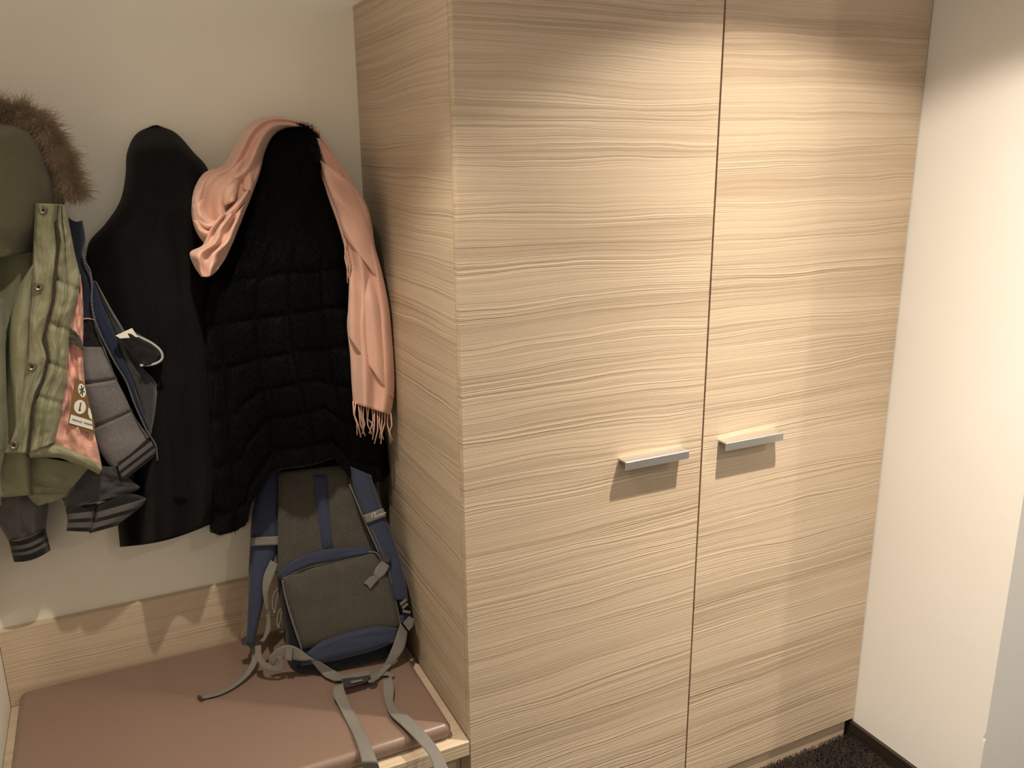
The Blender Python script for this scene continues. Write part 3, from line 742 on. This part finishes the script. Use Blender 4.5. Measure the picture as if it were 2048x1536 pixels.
# left adjuster webbing and zipper pulls
web('adjuster_webbing', [(541, 1120), (528, 1150), (525, 1180), (531, 1220)], [(556, 1128), (546, 1155), (536, 1185), (537, 1220)], lambda v: .004+.01*math.sin(3*v))
web('adjuster_webbing', [(531, 1214), (533, 1245), (526, 1275), (518, 1282)], [(538, 1214), (541, 1245), (540, 1262), (528, 1284)], lambda v: -.004)
for pts in ([(556, 1176), (547, 1190), (545, 1215), (549, 1222), (552, 1205), (556, 1186)], [(562, 1217), (556, 1228), (554, 1248), (557, 1252), (561, 1240), (563, 1222)]):
    tube('zipper_pull', sampled(pts, 26, pK, .016), .0016, M_web, bp)
    x, y = pts[3]; lathe('pull_end', pK(x, y+2, .016), nB, [(.003, 0), (.0036, .002), (.002, .004)], M_plasL, bp, 10)
# sternum strap with open buckle half
web('sternum_webbing', [(768, 1118), (752, 1135), (747, 1148)], [(779, 1133), (770, 1148), (757, 1159)], .044)
clip('strap_clip', [(764, 1118), (772, 1108), (780, 1116), (779, 1126), (770, 1122)], pK, .040, .052, M_plas, bp)
clip('buckle_tongue', [(727, 1166), (738, 1154), (748, 1150), (757, 1158), (750, 1166), (740, 1178), (735, 1170)], pK, .046, .054, M_plasL, bp)
# right lower adjuster
for q in ([(799, 1206), (812, 1196), (815, 1201), (802, 1212)], [(803, 1214), (814, 1205), (817, 1209), (806, 1219)], [(806, 1219), (821, 1222), (821, 1227), (805, 1225)]):
    clip('ladder_lock', q, pK, .03, .046, M_plasL, bp)
pad('hip_wing', [(796, 1232), (798, 1245), (801, 1252)], [(822, 1222), (817, 1236), (808, 1248)], .02, .012, M_blue, 12, 10)
clip('webbing_loop', [(806, 1246), (818, 1232), (828, 1238), (826, 1252), (818, 1262)], pK, .034, .046, M_web, bp)
# hip belt: left wing, buckle, right wing
pC = lambda px, py, h: onZ(px, py, ZC+h)
web('hip_belt', [(547, 1335), (537, 1318), (550, 1300), (572, 1290), (592, 1294), (612, 1308), (628, 1330), (648, 1352), (668, 1362)],
    [(538, 1338), (545, 1336), (552, 1322), (566, 1316), (588, 1320), (606, 1322), (632, 1320), (664, 1338), (690, 1352)], lambda v: .030+.028*math.sin(math.pi*v), bp, 60)
clip('belt_keeper', [(572, 1294), (585, 1296), (583, 1322), (570, 1318)], pK, .056, .066, M_web, bp)
web('hip_belt', [(801, 1246), (786, 1290), (772, 1322), (758, 1342), (742, 1356)], [(815, 1264), (809, 1296), (796, 1316), (772, 1342), (752, 1362)], lambda v: .036+.02*math.sin(math.pi*v), bp, 50)
pBk = lambda px, py, h: onZ(px, py, ZC+.010+h)
clip('belt_buckle', [(683, 1358), (700, 1355), (716, 1354), (738, 1350), (742, 1358), (728, 1366), (706, 1372), (692, 1376), (683, 1370)], pBk, 0, .012, M_plas, bp)
clip('belt_buckle', [(734, 1356), (746, 1352), (753, 1358), (748, 1364), (738, 1366)], pBk, 0, .012, M_plasL, bp)
web('belt_tail', [(664, 1352), (690, 1350), (716, 1344), (740, 1340)], [(668, 1362), (692, 1360), (718, 1354), (742, 1350)], .040, bp, 20)
web('belt_tail', [(738, 1350), (756, 1344), (776, 1343), (790, 1350)], [(744, 1360), (760, 1353), (774, 1351), (782, 1356)], .030, bp, 20)
clip('buckle_prong', [(700, 1362), (724, 1358), (726, 1362), (703, 1367)], pBk, .010, .0155, M_plasL, bp)
web('webbing_curl', [(510, 1292), (512, 1318), (530, 1338), (556, 1344), (570, 1330), (564, 1312)], [(522, 1290), (524, 1314), (536, 1328), (552, 1332), (558, 1326), (553, 1314)], lambda v: .030+.02*v, bp, 40)
# loose ends over the cushion edge
def drape(L, R, zf, n=50):
    pos = lambda px, py, h: onZ(px, py, h)
    return loft('loose_strap', L, R, n, 6, pos, lambda u, v: zf(v)+.0022, M_web, bp, lambda u, v: zf(v))
drape([(668, 1372), (666, 1388), (676, 1410), (690, 1438), (706, 1470), (720, 1510), (726, 1545)], [(686, 1366), (690, 1384), (702, 1412), (716, 1438), (738, 1480), (752, 1515), (762, 1545)],
      lambda v: ZC+.002+.022*math.exp(-(v/.16)**2)+.004*math.sin(7*v)**2-.030*sm(.86, 1, v))
drape([(766, 1360), (767, 1385), (778, 1426), (802, 1450), (832, 1480), (858, 1512), (870, 1545)], [(783, 1352), (788, 1376), (788, 1408), (818, 1432), (852, 1466), (880, 1502), (900, 1545)],
      lambda v: ZC+.002+.02*math.exp(-(v/.16)**2)+.008*math.sin(3.1*v)**2-.012*sm(.75, 1, v))
# thin strap on the left reaching onto the cushion
loft('loose_strap', [(494, 1290), (504, 1304), (500, 1328), (480, 1356), (440, 1382), (398, 1394)], [(504, 1284), (516, 1304), (512, 1330), (486, 1362), (446, 1387), (402, 1399)], 50, 6,
     lambda px, py, h: onZ(px, py, h), lambda u, v: ZC+.004+.035*math.exp(-(v/.35)**2)+.002, M_web, bp, lambda u, v: ZC+.002+.035*math.exp(-(v/.35)**2))
clip('strap_end', [(395, 1391), (400, 1390), (408, 1397), (404, 1400), (398, 1396)], lambda px, py, h: onZ(px, py, ZC+h), .001, .009, M_plas, bp)
clip('strap_buckle', [(481, 1278), (492, 1272), (502, 1282), (500, 1292), (484, 1290)], pK, -.03, -.012, M_plas, bp)
